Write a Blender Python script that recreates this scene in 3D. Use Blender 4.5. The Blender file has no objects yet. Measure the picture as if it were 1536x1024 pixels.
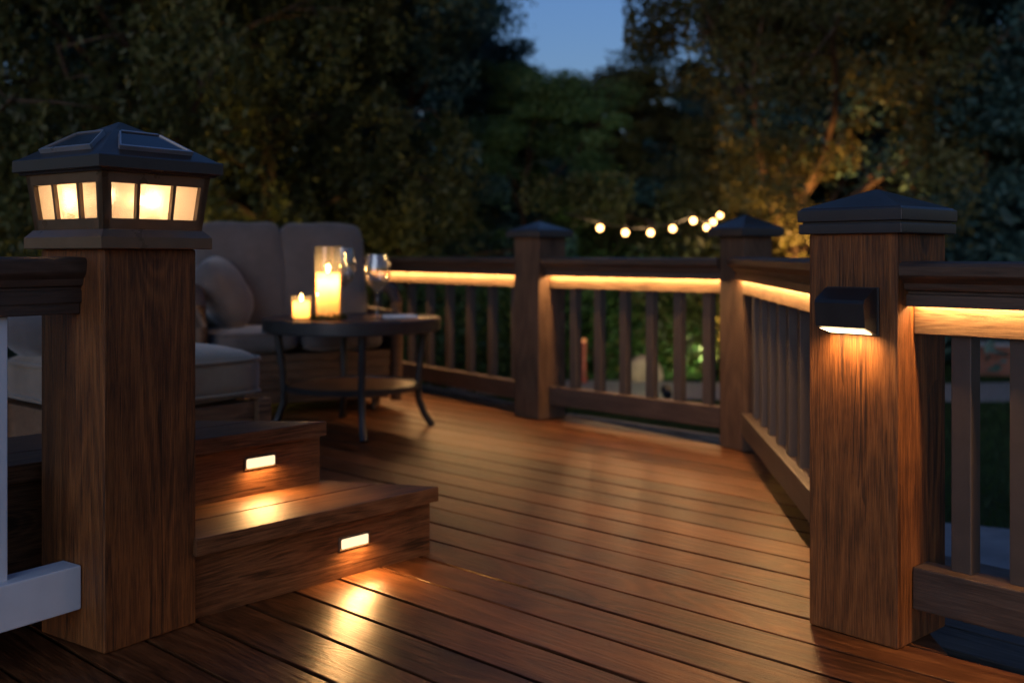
import bpy, bmesh, math, random
import numpy as np
from mathutils import Vector, Matrix
R = math.radians
sc = bpy.context.scene
C = sc.collection
F, H, HZ = 1600.0, 0.88, 382.0          # focal length in photo pixels, eye height, horizon row

def G(px, py, z=0.0):
    Y = F*(H-z)/(py-HZ)
    return Vector(((px-768)/F*Y, Y, z))
def D(px, Y, z=0.0):
    return Vector(((px-768)/F*Y, Y, z))

# ------------------------------------------------------------------ helpers
def obj(name, bm, mat, parent=None, loc=None, rotz=None, smooth=None):
    me = bpy.data.meshes.new(name)
    bmesh.ops.recalc_face_normals(bm, faces=bm.faces)
    bm.to_mesh(me); bm.free()
    o = bpy.data.objects.new(name, me); C.objects.link(o)
    if mat: me.materials.append(mat)
    if parent: o.parent = parent
    if loc is not None: o.location = loc
    if rotz is not None: o.rotation_euler = (0, 0, rotz)
    if smooth is not None:
        if smooth >= 180: me.shade_smooth()
        else:
            me.shade_smooth()
            try: me.set_sharp_from_angle(angle=R(max(smooth, 30)))
            except Exception: pass
            wn = o.modifiers.new('weighted', 'WEIGHTED_NORMAL'); wn.weight = 100; wn.keep_sharp = True
    return o
def tag(o, label=None, cat=None, group=None, kind=None):
    if label: o['label'] = label
    if cat: o['category'] = cat
    if group: o['group'] = group
    if kind: o['kind'] = kind
    return o
def thing(name, label, cat, loc=(0,0,0), rotz=0, group=None):
    o = bpy.data.objects.new(name, None); C.objects.link(o)
    o.location = loc; o.rotation_euler = (0,0,rotz); o.empty_display_size = .1
    return tag(o, label, cat, group)
def light(name, kind, parent, loc, power, color, rot=(0,0,0), **kw):
    l = bpy.data.lights.new(name, kind); l.energy = power; l.color = color
    for k, v in kw.items(): setattr(l, k, v)
    o = bpy.data.objects.new(name, l); C.objects.link(o)
    o.parent = parent; o.location = loc; o.rotation_euler = rot
    return o
def box(bm, x0, x1, y0, y1, z0, z1, bev=0.0, seg=2, M=None):
    r = bmesh.ops.create_cube(bm, size=1)
    vs = r['verts']
    for v in vs:
        v.co = Vector(((x0+x1)/2+v.co.x*(x1-x0), (y0+y1)/2+v.co.y*(y1-y0), (z0+z1)/2+v.co.z*(z1-z0)))
    if bev > 0:
        es = list({e for v in vs for e in v.link_edges})
        rr = bmesh.ops.bevel(bm, geom=es, offset=bev, segments=seg, affect='EDGES', profile=.5)
        vs = list({v for f in rr['faces'] for v in f.verts} | {v for v in vs if v.is_valid})
    if M is not None:
        for v in vs: v.co = M @ v.co
    return vs
def profile(bm, pts, x0, x1):
    a = [bm.verts.new((x0, y, z)) for y, z in pts]
    b = [bm.verts.new((x1, y, z)) for y, z in pts]
    n = len(pts)
    for i in range(n): bm.faces.new((a[i], a[(i+1) % n], b[(i+1) % n], b[i]))
    bm.faces.new(a); bm.faces.new(b[::-1])
def prism(bm, poly, z0, z1, bev=0.0):
    a = [bm.verts.new((p[0], p[1], z0)) for p in poly]
    b = [bm.verts.new((p[0], p[1], z1)) for p in poly]
    n = len(poly)
    bm.faces.new(a[::-1]); bm.faces.new(b)
    for i in range(n): bm.faces.new((a[i], a[(i+1) % n], b[(i+1) % n], b[i]))
    if bev > 0:
        es = list({e for v in b for e in v.link_edges})
        bmesh.ops.bevel(bm, geom=es, offset=bev, segments=2, affect='EDGES', profile=.5)
def lathe(bm, pts, n=24, cap0=True, cap1=True):
    rings = []
    for r, z in pts:
        rings.append([bm.verts.new((r*math.cos(2*math.pi*i/n), r*math.sin(2*math.pi*i/n), z)) for i in range(n)])
    for a, b in zip(rings, rings[1:]):
        for i in range(n): bm.faces.new((a[i], a[(i+1) % n], b[(i+1) % n], b[i]))
    if cap0: bm.faces.new(rings[0][::-1])
    if cap1: bm.faces.new(rings[-1])
def tube(bm, path, radii, n=8, flat=1.0):
    path = [Vector(p) for p in path]; rings = []
    up = Vector((0.123, 0.31, 1)).normalized()
    for i, p in enumerate(path):
        t = (path[min(i+1, len(path)-1)]-path[max(i-1, 0)]).normalized()
        s = t.cross(up)
        if s.length < 1e-4: s = t.cross(Vector((1, 0, 0)))
        s.normalize(); w = s.cross(t).normalized()
        r = radii[i] if isinstance(radii, (list, tuple)) else radii
        rings.append([bm.verts.new(p + s*math.cos(2*math.pi*k/n)*r + w*math.sin(2*math.pi*k/n)*r*flat) for k in range(n)])
    for a, b in zip(rings, rings[1:]):
        for i in range(n): bm.faces.new((a[i], a[(i+1) % n], b[(i+1) % n], b[i]))
    bm.faces.new(rings[0][::-1]); bm.faces.new(rings[-1])
def new(): return bmesh.new()

# ------------------------------------------------------------------ materials
def mat(name):
    m = bpy.data.materials.new(name); m.use_nodes = True
    nt = m.node_tree; b = nt.nodes['Principled BSDF']
    return m, nt, b
def N(nt, t, **kw):
    n = nt.nodes.new(t)
    for k, v in kw.items(): setattr(n, k, v)
    return n
def math_(nt, op, a, b=None, c=None):
    n = N(nt, 'ShaderNodeMath', operation=op)
    for i, v in enumerate((a, b, c)):
        if v is None: continue
        if isinstance(v, (int, float)): n.inputs[i].default_value = v
        else: nt.links.new(v, n.inputs[i])
    return n.outputs[0]
def ramp(nt, fac, stops):
    n = N(nt, 'ShaderNodeValToRGB'); cr = n.color_ramp
    while len(cr.elements) > 1: cr.elements.remove(cr.elements[-1])
    for i, (p, c) in enumerate(stops):
        e = cr.elements[0] if i == 0 else cr.elements.new(p)
        e.position = p; e.color = (*c, 1)
    nt.links.new(fac, n.inputs[0]); return n.outputs[0]
def noise(nt, vec, scale, detail=4, rough=.55, dist=0):
    n = N(nt, 'ShaderNodeTexNoise'); n.inputs['Scale'].default_value = scale
    n.inputs['Detail'].default_value = detail; n.inputs['Roughness'].default_value = rough
    n.inputs['Distortion'].default_value = dist
    if vec is not None: nt.links.new(vec, n.inputs['Vector'])
    return n.outputs['Fac']
def wood(name, axis, dark, mid, light_, rough=.45, bump=.25, ring=9.0, rough_var=.18, crack=.5, island=.35, spec=.5, stain=.35, tint=(1,.9,.8), coat=0.0, ringamp=.15, knots=3.0, gs=1.3):
    """grain along local axis 0/1/2"""
    m, nt, b = mat(name); L = nt.links
    tc = N(nt, 'ShaderNodeTexCoord'); geo = N(nt, 'ShaderNodeNewGeometry')
    off = N(nt, 'ShaderNodeVectorMath', operation='MULTIPLY_ADD')
    rnd = geo.outputs['Random Per Island']
    cmb = N(nt, 'ShaderNodeCombineXYZ')
    for i, k in enumerate((37.1, 61.7, 23.3)):
        L.new(math_(nt, 'MULTIPLY', rnd, k), cmb.inputs[i])
    off.inputs[1].default_value = (1, 1, 1)
    L.new(tc.outputs['Object'], off.inputs[0]); L.new(cmb.outputs[0], off.inputs[2])
    def stretched(k):
        v = N(nt, 'ShaderNodeVectorMath', operation='MULTIPLY')
        s = [1.0, 1.0, 1.0]; s[axis] = k
        v.inputs[1].default_value = s; L.new(off.outputs[0], v.inputs[0]); return v.outputs[0]
    s1, s2 = stretched(.035), stretched(.12)
    streak = noise(nt, s1, 210*gs, 5, .62)
    fine = noise(nt, stretched(.025), 520*gs, 3, .6)
    big = noise(nt, s2, ring, 2.5, .5, .35)
    kv = N(nt, 'ShaderNodeTexVoronoi'); kv.inputs['Scale'].default_value = knots; L.new(stretched(.32), kv.inputs['Vector'])
    kd = math_(nt, 'POWER', 2.718, math_(nt, 'MULTIPLY', math_(nt, 'POWER', kv.outputs['Distance'], 2), -55.0))
    rings = math_(nt, 'SINE', math_(nt, 'MULTIPLY_ADD', big, 85.0, math_(nt, 'MULTIPLY', kd, 26.0)))
    rings = math_(nt, 'MULTIPLY_ADD', rings, .5, .5)
    rings = math_(nt, 'POWER', rings, 1.6)
    ck = noise(nt, stretched(.03), 22, 2, .4, .2)
    ck = math_(nt, 'SUBTRACT', 1, math_(nt, 'SMOOTH_MIN', math_(nt, 'MULTIPLY', math_(nt, 'ABSOLUTE', math_(nt, 'SUBTRACT', ck, .42)), 45), 1.0, .1))
    ckm = noise(nt, stretched(.4), 3.0, 2)
    ck = math_(nt, 'MULTIPLY', ck, math_(nt, 'GREATER_THAN', ckm, .56)); ck = math_(nt, 'MULTIPLY', ck, crack)
    blot = noise(nt, off.outputs[0], 5.5, 4, .6)
    g = math_(nt, 'ADD', math_(nt, 'MULTIPLY', streak, .80), math_(nt, 'MULTIPLY', rings, ringamp))
    g = math_(nt, 'ADD', g, math_(nt, 'MULTIPLY', math_(nt, 'SUBTRACT', fine, .5), .75))
    g = math_(nt, 'SUBTRACT', g, math_(nt, 'MULTIPLY', math_(nt, 'POWER', kd, 3), .35))
    g = math_(nt, 'ADD', g, math_(nt, 'MULTIPLY', math_(nt, 'SUBTRACT', blot, .5), stain*1.4))
    g = math_(nt, 'ADD', g, math_(nt, 'MULTIPLY', math_(nt, 'SUBTRACT', rnd, .5), island))
    g = math_(nt, 'SUBTRACT', g, ck)
    col = ramp(nt, g, [(.12, tuple(x*.35 for x in dark)), (.32, dark), (.52, mid), (.78, light_)])
    L.new(col, b.inputs['Base Color'])
    rr = math_(nt, 'ADD', rough-rough_var*.5, math_(nt, 'MULTIPLY', math_(nt, 'ADD', math_(nt,'MULTIPLY',blot,.6), math_(nt,'MULTIPLY',streak,.5)), rough_var))
    L.new(rr, b.inputs['Roughness'])
    b.inputs['Specular IOR Level'].default_value = spec; b.inputs['Specular Tint'].default_value = (*tint, 1)
    bp = N(nt, 'ShaderNodeBump'); bp.inputs['Strength'].default_value = bump; bp.inputs['Distance'].default_value = .004
    L.new(math_(nt, 'SUBTRACT', math_(nt, 'ADD', math_(nt,'MULTIPLY',streak,.7), math_(nt,'ADD',math_(nt,'MULTIPLY',fine,.5),math_(nt,'MULTIPLY',rings,.18))), ck), bp.inputs['Height'])
    L.new(bp.outputs[0], b.inputs['Normal'])
    if coat: b.inputs['Coat Weight'].default_value = coat; b.inputs['Coat Roughness'].default_value = .25
    return m
def plain(name, col, rough=.5, metal=0, var=.25, scale=14, bump=.08, bscale=220, spec=.5):
    m, nt, b = mat(name); L = nt.links
    tc = N(nt, 'ShaderNodeTexCoord')
    n1 = noise(nt, tc.outputs['Object'], scale, 5, .6)
    lo = tuple(c*(1-var) for c in col); hi = tuple(min(1, c*(1+var)) for c in col)
    L.new(ramp(nt, n1, [(.3, lo), (.7, hi)]), b.inputs['Base Color'])
    L.new(math_(nt, 'MULTIPLY_ADD', n1, .2, rough-.1), b.inputs['Roughness'])
    b.inputs['Metallic'].default_value = metal; b.inputs['Specular IOR Level'].default_value = spec
    n2 = noise(nt, tc.outputs['Object'], bscale, 3)
    bp = N(nt, 'ShaderNodeBump'); bp.inputs['Strength'].default_value = bump; bp.inputs['Distance'].default_value = .003
    L.new(n2, bp.inputs['Height']); L.new(bp.outputs[0], b.inputs['Normal'])
    return m
def fabric(name, col):
    m, nt, b = mat(name); L = nt.links
    tc = N(nt, 'ShaderNodeTexCoord')
    n1 = noise(nt, tc.outputs['Object'], 7, 4, .6); n2 = noise(nt, tc.outputs['Object'], 260, 2)
    mixv = math_(nt, 'ADD', math_(nt, 'MULTIPLY', n1, .7), math_(nt, 'MULTIPLY', n2, .3))
    L.new(ramp(nt, mixv, [(.35, tuple(c*.78 for c in col)), (.65, tuple(c*1.15 for c in col))]), b.inputs['Base Color'])
    b.inputs['Roughness'].default_value = .95; b.inputs['Specular IOR Level'].default_value = .15
    b.inputs['Sheen Weight'].default_value = .3
    bp = N(nt, 'ShaderNodeBump'); bp.inputs['Strength'].default_value = .35; bp.inputs['Distance'].default_value = .01
    n3 = noise(nt, tc.outputs['Object'], 9, 3, .5)
    L.new(math_(nt, 'ADD', math_(nt, 'MULTIPLY', n3, 1.0), math_(nt, 'MULTIPLY', n2, .12)), bp.inputs['Height'])
    L.new(bp.outputs[0], b.inputs['Normal'])
    return m
def emit(name, col, strength):
    m = bpy.data.materials.new(name); m.use_nodes = True; nt = m.node_tree; nt.nodes.clear()
    e = N(nt, 'ShaderNodeEmission'); o = N(nt, 'ShaderNodeOutputMaterial')
    e.inputs[0].default_value = (*col, 1); e.inputs[1].default_value = strength
    nt.links.new(e.outputs[0], o.inputs[0]); return m
def leafmat(name, dark, mid, light_, trans=.35):
    m = bpy.data.materials.new(name); m.use_nodes = True; nt = m.node_tree; nt.nodes.clear(); L = nt.links
    geo = N(nt, 'ShaderNodeNewGeometry'); tc = N(nt, 'ShaderNodeTexCoord')
    n1 = noise(nt, tc.outputs['Object'], 1.1, 3, .6)
    v = math_(nt, 'ADD', math_(nt, 'MULTIPLY', geo.outputs['Random Per Island'], .28), math_(nt, 'MULTIPLY_ADD', n1, 1.5, -.42))
    col = ramp(nt, v, [(.12, dark), (.5, mid), (.9, light_)])
    d = N(nt, 'ShaderNodeBsdfDiffuse'); t = N(nt, 'ShaderNodeBsdfTranslucent'); g = N(nt, 'ShaderNodeBsdfGlossy')
    g.inputs['Roughness'].default_value = .5
    for s in (d, t): L.new(col, s.inputs[0])
    g.inputs[0].default_value = (.5, .5, .5, 1)
    mx = N(nt, 'ShaderNodeMixShader'); mx.inputs[0].default_value = trans
    L.new(d.outputs[0], mx.inputs[1]); L.new(t.outputs[0], mx.inputs[2])
    m2 = N(nt, 'ShaderNodeMixShader'); m2.inputs[0].default_value = .03
    L.new(mx.outputs[0], m2.inputs[1]); L.new(g.outputs[0], m2.inputs[2])
    o = N(nt, 'ShaderNodeOutputMaterial'); L.new(m2.outputs[0], o.inputs[0]); return m
def glassmat(name, rough=0.0, tint=(1,1,1)):
    m, nt, b = mat(name)
    b.inputs['Base Color'].default_value = (*tint, 1); b.inputs['Roughness'].default_value = rough
    b.inputs['Transmission Weight'].default_value = 1; b.inputs['IOR'].default_value = 1.45
    return m

WARM = (1.0, .60, .24)
AMBER = (1.0, .56, .22)
M_deck = wood('deck_wood', 0, (.034,.012,.0045), (.095,.034,.012), (.17,.067,.024), rough=.33, rough_var=.30, bump=.48, ring=6, crack=.3, island=.30, spec=.36, tint=(1,.76,.52), stain=.38)
M_edge = wood('edge_wood', 0, (.10,.085,.075), (.17,.15,.14), (.24,.22,.2), rough=.5, bump=.2)
M_post = wood('post_wood', 2, (.062,.020,.005), (.14,.047,.011), (.225,.084,.022), rough=.55, bump=.6, ring=4.5, crack=.28, island=.0, stain=.35, spec=.35)
M_post2 = wood('sleeve_wood', 2, (.045,.025,.015), (.078,.044,.026), (.11,.066,.04), rough=.55, bump=.35, ring=5, crack=.15, island=0, stain=.2, spec=.3)
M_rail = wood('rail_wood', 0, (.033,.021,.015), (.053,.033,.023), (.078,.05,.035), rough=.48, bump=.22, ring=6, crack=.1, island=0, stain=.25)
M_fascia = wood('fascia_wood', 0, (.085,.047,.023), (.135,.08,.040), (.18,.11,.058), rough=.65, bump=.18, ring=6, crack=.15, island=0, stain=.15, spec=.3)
M_bal = plain('baluster_paint', (.042,.030,.023), .5, var=.15, bump=.15)
M_white = plain('white_paint', (.58,.61,.64), .45, var=.05, bump=.06)
M_cap = plain('cap_charcoal', (.021,.019,.019), .40, var=.12, bump=.12)
M_black = plain('bronze_metal', (.10,.064,.038), .30, metal=.15, var=.2, bump=.05)
M_roofm = plain('roof_metal', (.022,.018,.017), .36, metal=.15, var=.2, bump=.05)
M_frame = plain('frame_metal', (.30,.31,.34), .3, metal=.6, var=.1, bump=.02)
M_blk = plain('black_metal', (.014,.014,.015), .42, metal=.2, var=.2, bump=.04)
M_step = wood('step_wood', 0, (.042,.016,.006), (.098,.039,.0145), (.16,.067,.027), spec=.3, rough=.50, bump=.32, ring=8, crack=.3, island=.2, stain=.4)
M_dkwood = wood('dark_furniture_wood', 0, (.03,.016,.009), (.062,.032,.017), (.10,.055,.03), rough=.5, bump=.25, ring=8, crack=.1, island=.2)
M_tabletop = wood('tabletop_wood', 0, (.030,.018,.012), (.06,.036,.022), (.09,.055,.034), rough=.3, bump=.12, ring=6, crack=.1, island=0)
M_shelf = wood('shelf_wood', 0, (.07,.03,.012), (.15,.068,.026), (.22,.105,.042), rough=.4, bump=.12, ring=6, crack=.1, island=0)
M_taupe = fabric('taupe_fabric', (.082,.070,.064))
M_beige = fabric('beige_fabric', (.16,.12,.08))
M_solar = plain('solar_glass', (.008,.010,.016), .12, var=.1, bump=.01)
M_led = emit('led_strip', AMBER, 200)
M_ledfar = M_led
M_lens = emit('step_lens', (1,.74,.44), 1.5)
M_sconce = emit('sconce_lens', (1,.66,.32), 14)
M_bulb = emit('lamp_bulb', (1,.62,.26), 16)
M_string = emit('string_bulb', (1,.50,.16), 14)
M_flame = emit('flame', (1,.58,.18), 40)
def thinglass(name, tint, refl, haze=0.0):
    m = bpy.data.materials.new(name); m.use_nodes = True; nt = m.node_tree; nt.nodes.clear(); L = nt.links
    tr = N(nt, 'ShaderNodeBsdfTransparent'); tr.inputs[0].default_value = (*tint, 1)
    g = N(nt, 'ShaderNodeBsdfGlossy'); g.inputs['Roughness'].default_value = .06
    lw = N(nt, 'ShaderNodeLayerWeight'); lw.inputs[0].default_value = .35
    f = math_(nt, 'ADD', math_(nt, 'MULTIPLY', math_(nt, 'POWER', lw.outputs['Facing'], 2.5), .6), refl)
    a = N(nt, 'ShaderNodeMixShader'); L.new(f, a.inputs[0]); L.new(tr.outputs[0], a.inputs[1]); L.new(g.outputs[0], a.inputs[2])
    t = N(nt, 'ShaderNodeBsdfTranslucent'); t.inputs[0].default_value = (*tint, 1)
    b = N(nt, 'ShaderNodeMixShader'); b.inputs[0].default_value = haze; L.new(a.outputs[0], b.inputs[1]); L.new(t.outputs[0], b.inputs[2])
    o = N(nt, 'ShaderNodeOutputMaterial'); L.new(b.outputs[0], o.inputs[0]); return m
M_glass = thinglass('clear_glass', (.93,.93,.92), .13, .035)
M_holder = thinglass('candle_glass', (.96,.93,.88), .05, .028)
M_wick = plain('wick', (.02,.015,.01), .9)
M_conc = plain('concrete', (.24,.245,.25), .85, var=.22, scale=5, bump=.3)
M_bark_ = None
M_bark = wood('bark', 2, (.03,.02,.014), (.075,.05,.033), (.13,.09,.06), rough=.9, bump=.8, ring=12, crack=.5, island=0, spec=.1)

# frosted panes and wax
def frosted():
    m = bpy.data.materials.new('frosted_pane'); m.use_nodes = True; nt = m.node_tree; nt.nodes.clear(); L = nt.links
    tc = N(nt, 'ShaderNodeTexCoord')
    v = N(nt, 'ShaderNodeTexVoronoi'); v.inputs['Scale'].default_value = 420; L.new(tc.outputs['Object'], v.inputs['Vector'])
    bp = N(nt, 'ShaderNodeBump'); bp.inputs['Strength'].default_value = .5; bp.inputs['Distance'].default_value = .002
    L.new(v.outputs['Distance'], bp.inputs['Height'])
    t = N(nt, 'ShaderNodeBsdfTranslucent'); t.inputs[0].default_value = (.88,.72,.52,1); L.new(bp.outputs[0], t.inputs['Normal'])
    r = N(nt, 'ShaderNodeBsdfRefraction'); r.inputs[0].default_value = (.95,.85,.7,1); r.inputs['Roughness'].default_value = .42; r.inputs['IOR'].default_value = 1.3
    g = N(nt, 'ShaderNodeBsdfGlossy'); g.inputs['Roughness'].default_value = .3
    a = N(nt, 'ShaderNodeMixShader'); a.inputs[0].default_value = .12; L.new(t.outputs[0], a.inputs[1]); L.new(r.outputs[0], a.inputs[2])
    b = N(nt, 'ShaderNodeMixShader'); b.inputs[0].default_value = .04; L.new(a.outputs[0], b.inputs[1]); L.new(g.outputs[0], b.inputs[2])
    o = N(nt, 'ShaderNodeOutputMaterial'); L.new(b.outputs[0], o.inputs[0]); return m
M_pane = frosted()
def waxmat():
    m = bpy.data.materials.new('candle_wax'); m.use_nodes = True; nt = m.node_tree; nt.nodes.clear(); L = nt.links
    t = N(nt, 'ShaderNodeBsdfTranslucent'); t.inputs[0].default_value = (.95,.68,.36,1)
    d = N(nt, 'ShaderNodeBsdfDiffuse'); d.inputs[0].default_value = (.8,.68,.5,1)
    a = N(nt, 'ShaderNodeMixShader'); a.inputs[0].default_value = .4; L.new(t.outputs[0], a.inputs[1]); L.new(d.outputs[0], a.inputs[2])
    o = N(nt, 'ShaderNodeOutputMaterial'); L.new(a.outputs[0], o.inputs[0]); return m
M_wax = waxmat()

# ------------------------------------------------------------------ frames
def frame(deg):
    t = R(deg); return Vector((math.cos(t), math.sin(t), 0)), Vector((-math.sin(t), math.cos(t), 0))
LC = G(157, 982); LA = 55.2; lu, lv = frame(LA); LW = .248
LCen = LC + (lu+lv)*LW/2
NC = G(1347, 975); NA = 42; nu, nv = frame(NA); NW = .227
NCen = NC + (nu+nv)*NW/2
MC = G(808, 630); MA = 41; mu, mv = frame(MA); MW = .20
MCen = MC + (mu+mv)*MW/2
KC = G(1116, 678); KA = 29; ku, kv = frame(KA); KW = .168
KCen = KC + (ku+kv)*KW/2
LEnd = MCen + Vector((-.71, 1.0, 0)).normalized()*2.3

# ------------------------------------------------------------------ deck
BA = 46.5
ba = R(BA)
bu = Vector((math.cos(ba), math.sin(ba), 0)); bv = Vector((-math.sin(ba), math.cos(ba), 0))
def clip(poly, a, b, c):    # keep a*x+b*y<=c
    out = []
    for i in range(len(poly)):
        p, q = poly[i], poly[(i+1) % len(poly)]
        dp, dq = a*p[0]+b*p[1]-c, a*q[0]+b*q[1]-c
        if dp <= 0: out.append(p)
        if dp*dq < 0:
            t = dp/(dp-dq); out.append((p[0]+(q[0]-p[0])*t, p[1]+(q[1]-p[1])*t))
    return out
def halfplane(P, Q, off):   # keep the left side of P->Q moved outward (right) by off; in local (bv, bu) coords
    p = (P.dot(bv), P.dot(bu)); q = (Q.dot(bv), Q.dot(bu))
    dx, dy = q[0]-p[0], q[1]-p[1]; l = math.hypot(dx, dy); nx, ny = dy/l, -dx/l
    return nx, ny, nx*p[0]+ny*p[1]+off
# local axes: x = bv (along boards), y = -bu ... keep right-handed: rotate so that local x=bv, local y=-bu
deckrot = math.atan2(bv.y, bv.x)
lx = bv; ly = Vector((-bv.y, bv.x, 0))     # = -bu
def loc2(P): return (P.dot(lx), P.dot(ly))
def hp(P, Q, inside, off):
    p, q, i = loc2(P), loc2(Q), loc2(inside)
    dx, dy = q[0]-p[0], q[1]-p[1]; l = math.hypot(dx, dy); nx, ny = dy/l, -dx/l
    if nx*(i[0]-p[0])+ny*(i[1]-p[1]) > 0: nx, ny = -nx, -ny
    return nx, ny, nx*p[0]+ny*p[1]+off
inside = Vector((-.3, 4, 0))
planes = [hp(LEnd, MCen, inside, .15), hp(MCen, KCen, inside, .15), hp(KCen, NCen, inside, .11), hp(LEnd, LEnd+Vector((-3.3,-1.25,0)), inside, .15)]
bm = new(); random.seed(5)
pitch, gap = .1465, .0095
ncorner = loc2(NC)[1]
lo = -9.5
k = 0
y = -7.2
while y < 3.0:
    y0, y1 = y+gap/2, y+pitch-gap/2
    y += pitch
    front = y0 > ncorner - .11      # rows in front of the near post carry on to the right
    # butt joints along the board
    xs = [-4.5, 11]
    cuts = sorted(random.uniform(-4, 10) for _ in range(2))
    xs = [-4.5] + ([cuts[0]] if random.random() < .5 else []) + [11]
    for xa, xb in zip(xs, xs[1:]):
        poly = [(xa+.002, y0), (xb-.002, y0), (xb-.002, y1), (xa+.002, y1)]
        if not front:
            for pl in planes: poly = clip(poly, *pl) if poly else poly
        else:
            for pl in planes[:2]+planes[3:]: poly = clip(poly, *pl) if poly else poly
        if len(poly) < 3: continue
        dz = random.uniform(-.0012, .0012)
        prism(bm, poly, -.032, dz, .0035)
deck = obj('deck', bm, M_deck, loc=(0,0,0), rotz=deckrot, smooth=40)
tag(deck, 'brown wooden deck floor of long diagonal boards', 'deck', kind='structure')
def edge_board(P, Q, inn):
    d = (Q-P); L_ = d.length; a = math.atan2(d.y, d.x)
    bm = new(); s = 1 if Vector((-d.y, d.x, 0)).dot(inn-P) < 0 else -1   # outward side
    y0, y1 = sorted((s*.155, s*.185))
    box(bm, -.1, L_+.1, y0, y1, -.24, .004, .004)
    o = obj('edge_board', bm, M_edge, loc=P, rotz=a, smooth=40); o.parent = deck
    o.matrix_parent_inverse = Matrix.Rotation(-deckrot, 4, 'Z')
edge_board(LEnd, MCen, inside); edge_board(MCen, KCen, inside)
# substructure under the deck, shade put into its colour so that gaps read black
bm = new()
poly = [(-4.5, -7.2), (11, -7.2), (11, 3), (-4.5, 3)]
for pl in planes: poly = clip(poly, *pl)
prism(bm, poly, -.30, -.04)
o = obj('deck_base', bm, plain('gap_shade', (.012,.009,.007), .9), loc=(0,0,0), rotz=deckrot)
tag(o, 'framing base under the deck boards, coloured dark as shade in the gaps', 'deck base', kind='structure')

# ------------------------------------------------------------------ posts
def post(name, label, Cen, ang, w, ztop, cap_a, capz, mat_, double=False, cap=True):
    t = thing(name, label, 'post', Cen, R(ang))
    bm = new(); h = w/2
    box(bm, -h, h, -h, h, 0, ztop, .006, 2)
    obj('shaft', bm, mat_, t, smooth=35)
    if cap:
        bm = new(); a = cap_a; z0, z1, z2 = capz
        if double:
            zm = z0+(z1-z0)*.46
            box(bm, -a+.002, a-.002, -a+.002, a-.002, z0, zm-.0025, .003)
            box(bm, -a+.010, a-.010, -a+.010, a-.010, zm-.004, zm+.004)
            box(bm, -a, a, -a, a, zm+.0025, z1, .003)
        else:
            box(bm, -a, a, -a, a, z0, z1, .004)
        # pyramid roof
        b = a-.004
        prof = [(1, z1-.001), (.97, z1+.004), (.02, z2)]
        rings = [[bm.verts.new((sx*b*k, sy*b*k, z)) for sx, sy in ((-1,-1),(1,-1),(1,1),(-1,1))] for k, z in prof]
        for r0, r1 in zip(rings, rings[1:]):
            for i in range(4): bm.faces.new((r0[i], r0[(i+1)%4], r1[(i+1)%4], r1[i]))
        bm.faces.new(rings[-1])
        obj('cap', bm, M_cap, t, smooth=20)
    return t
post('deck_post', 'thick brown timber post carrying the lit lantern on the left', LCen, LA, LW, .893, 0, 0, M_post, cap=False)
post('deck_post', 'thick brown timber post holding the black downlight, under a two-tier pyramid cap', NCen, NA, NW, .93, .133, (.928, .985, 1.035), M_post, True)
post('deck_post', 'far brown post with pyramid cap between the two rail sections behind the table', MCen, MA, MW, .975, .132, (.973, 1.008, 1.062), M_post2)
post('deck_post', 'slim brown corner post with pyramid cap where the side railing meets the back railing', KCen, KA, KW, .965, .122, (.963, 1.000, 1.062), M_post2)

# ------------------------------------------------------------------ railings
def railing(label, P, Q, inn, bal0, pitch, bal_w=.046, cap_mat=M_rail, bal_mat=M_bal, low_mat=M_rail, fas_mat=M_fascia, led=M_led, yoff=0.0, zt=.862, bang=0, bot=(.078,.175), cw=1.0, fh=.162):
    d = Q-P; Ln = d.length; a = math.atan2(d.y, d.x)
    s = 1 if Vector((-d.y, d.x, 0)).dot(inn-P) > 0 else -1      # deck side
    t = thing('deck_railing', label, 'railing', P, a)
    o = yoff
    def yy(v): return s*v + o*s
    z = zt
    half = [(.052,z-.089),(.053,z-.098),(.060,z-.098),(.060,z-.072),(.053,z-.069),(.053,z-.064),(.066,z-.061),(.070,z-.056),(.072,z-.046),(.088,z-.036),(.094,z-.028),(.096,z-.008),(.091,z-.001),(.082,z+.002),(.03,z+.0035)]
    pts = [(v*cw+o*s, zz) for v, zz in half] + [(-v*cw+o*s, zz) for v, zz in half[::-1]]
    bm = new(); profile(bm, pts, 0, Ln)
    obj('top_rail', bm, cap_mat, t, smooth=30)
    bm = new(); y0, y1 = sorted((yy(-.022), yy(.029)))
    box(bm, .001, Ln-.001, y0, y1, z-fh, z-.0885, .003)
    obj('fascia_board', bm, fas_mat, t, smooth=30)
    if led:
        bm = new(); y0, y1 = sorted((yy(.0325), yy(.0455)))
        box(bm, .012, Ln-.012, y0, y1, z-.0925, z-.0885)
        obj('led_strip', bm, led, t)
    bm = new(); y0, y1 = sorted((yy(-.035), yy(.035)))
    box(bm, .0005, Ln-.0005, y0, y1, bot[0], bot[1], .005)
    obj('bottom_rail', bm, low_mat, t, smooth=30)
    x = bal0; h = bal_w/2
    while x < Ln-.03:
        bm = new(); box(bm, -h, h, -h, h, bot[1]-.003, z-fh+.001, .004)
        obj('baluster', bm, bal_mat, t, loc=(x, o*s-.021*s, 0), rotz=bang, smooth=30)
        x += pitch
    return t
def trim(A, B, a0, b0):
    d = (B-A).normalized(); return A+d*a0, B-d*b0
P, Q = trim(MCen, KCen, MW/2+.0, KW/2+.01)
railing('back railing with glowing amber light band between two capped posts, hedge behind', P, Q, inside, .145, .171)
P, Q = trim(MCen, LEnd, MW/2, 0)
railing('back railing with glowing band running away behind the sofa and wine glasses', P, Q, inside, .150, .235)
P, Q = trim(KCen, NCen-nv*0.0+nu*.0, KW/2, NW/2+.012)
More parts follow.
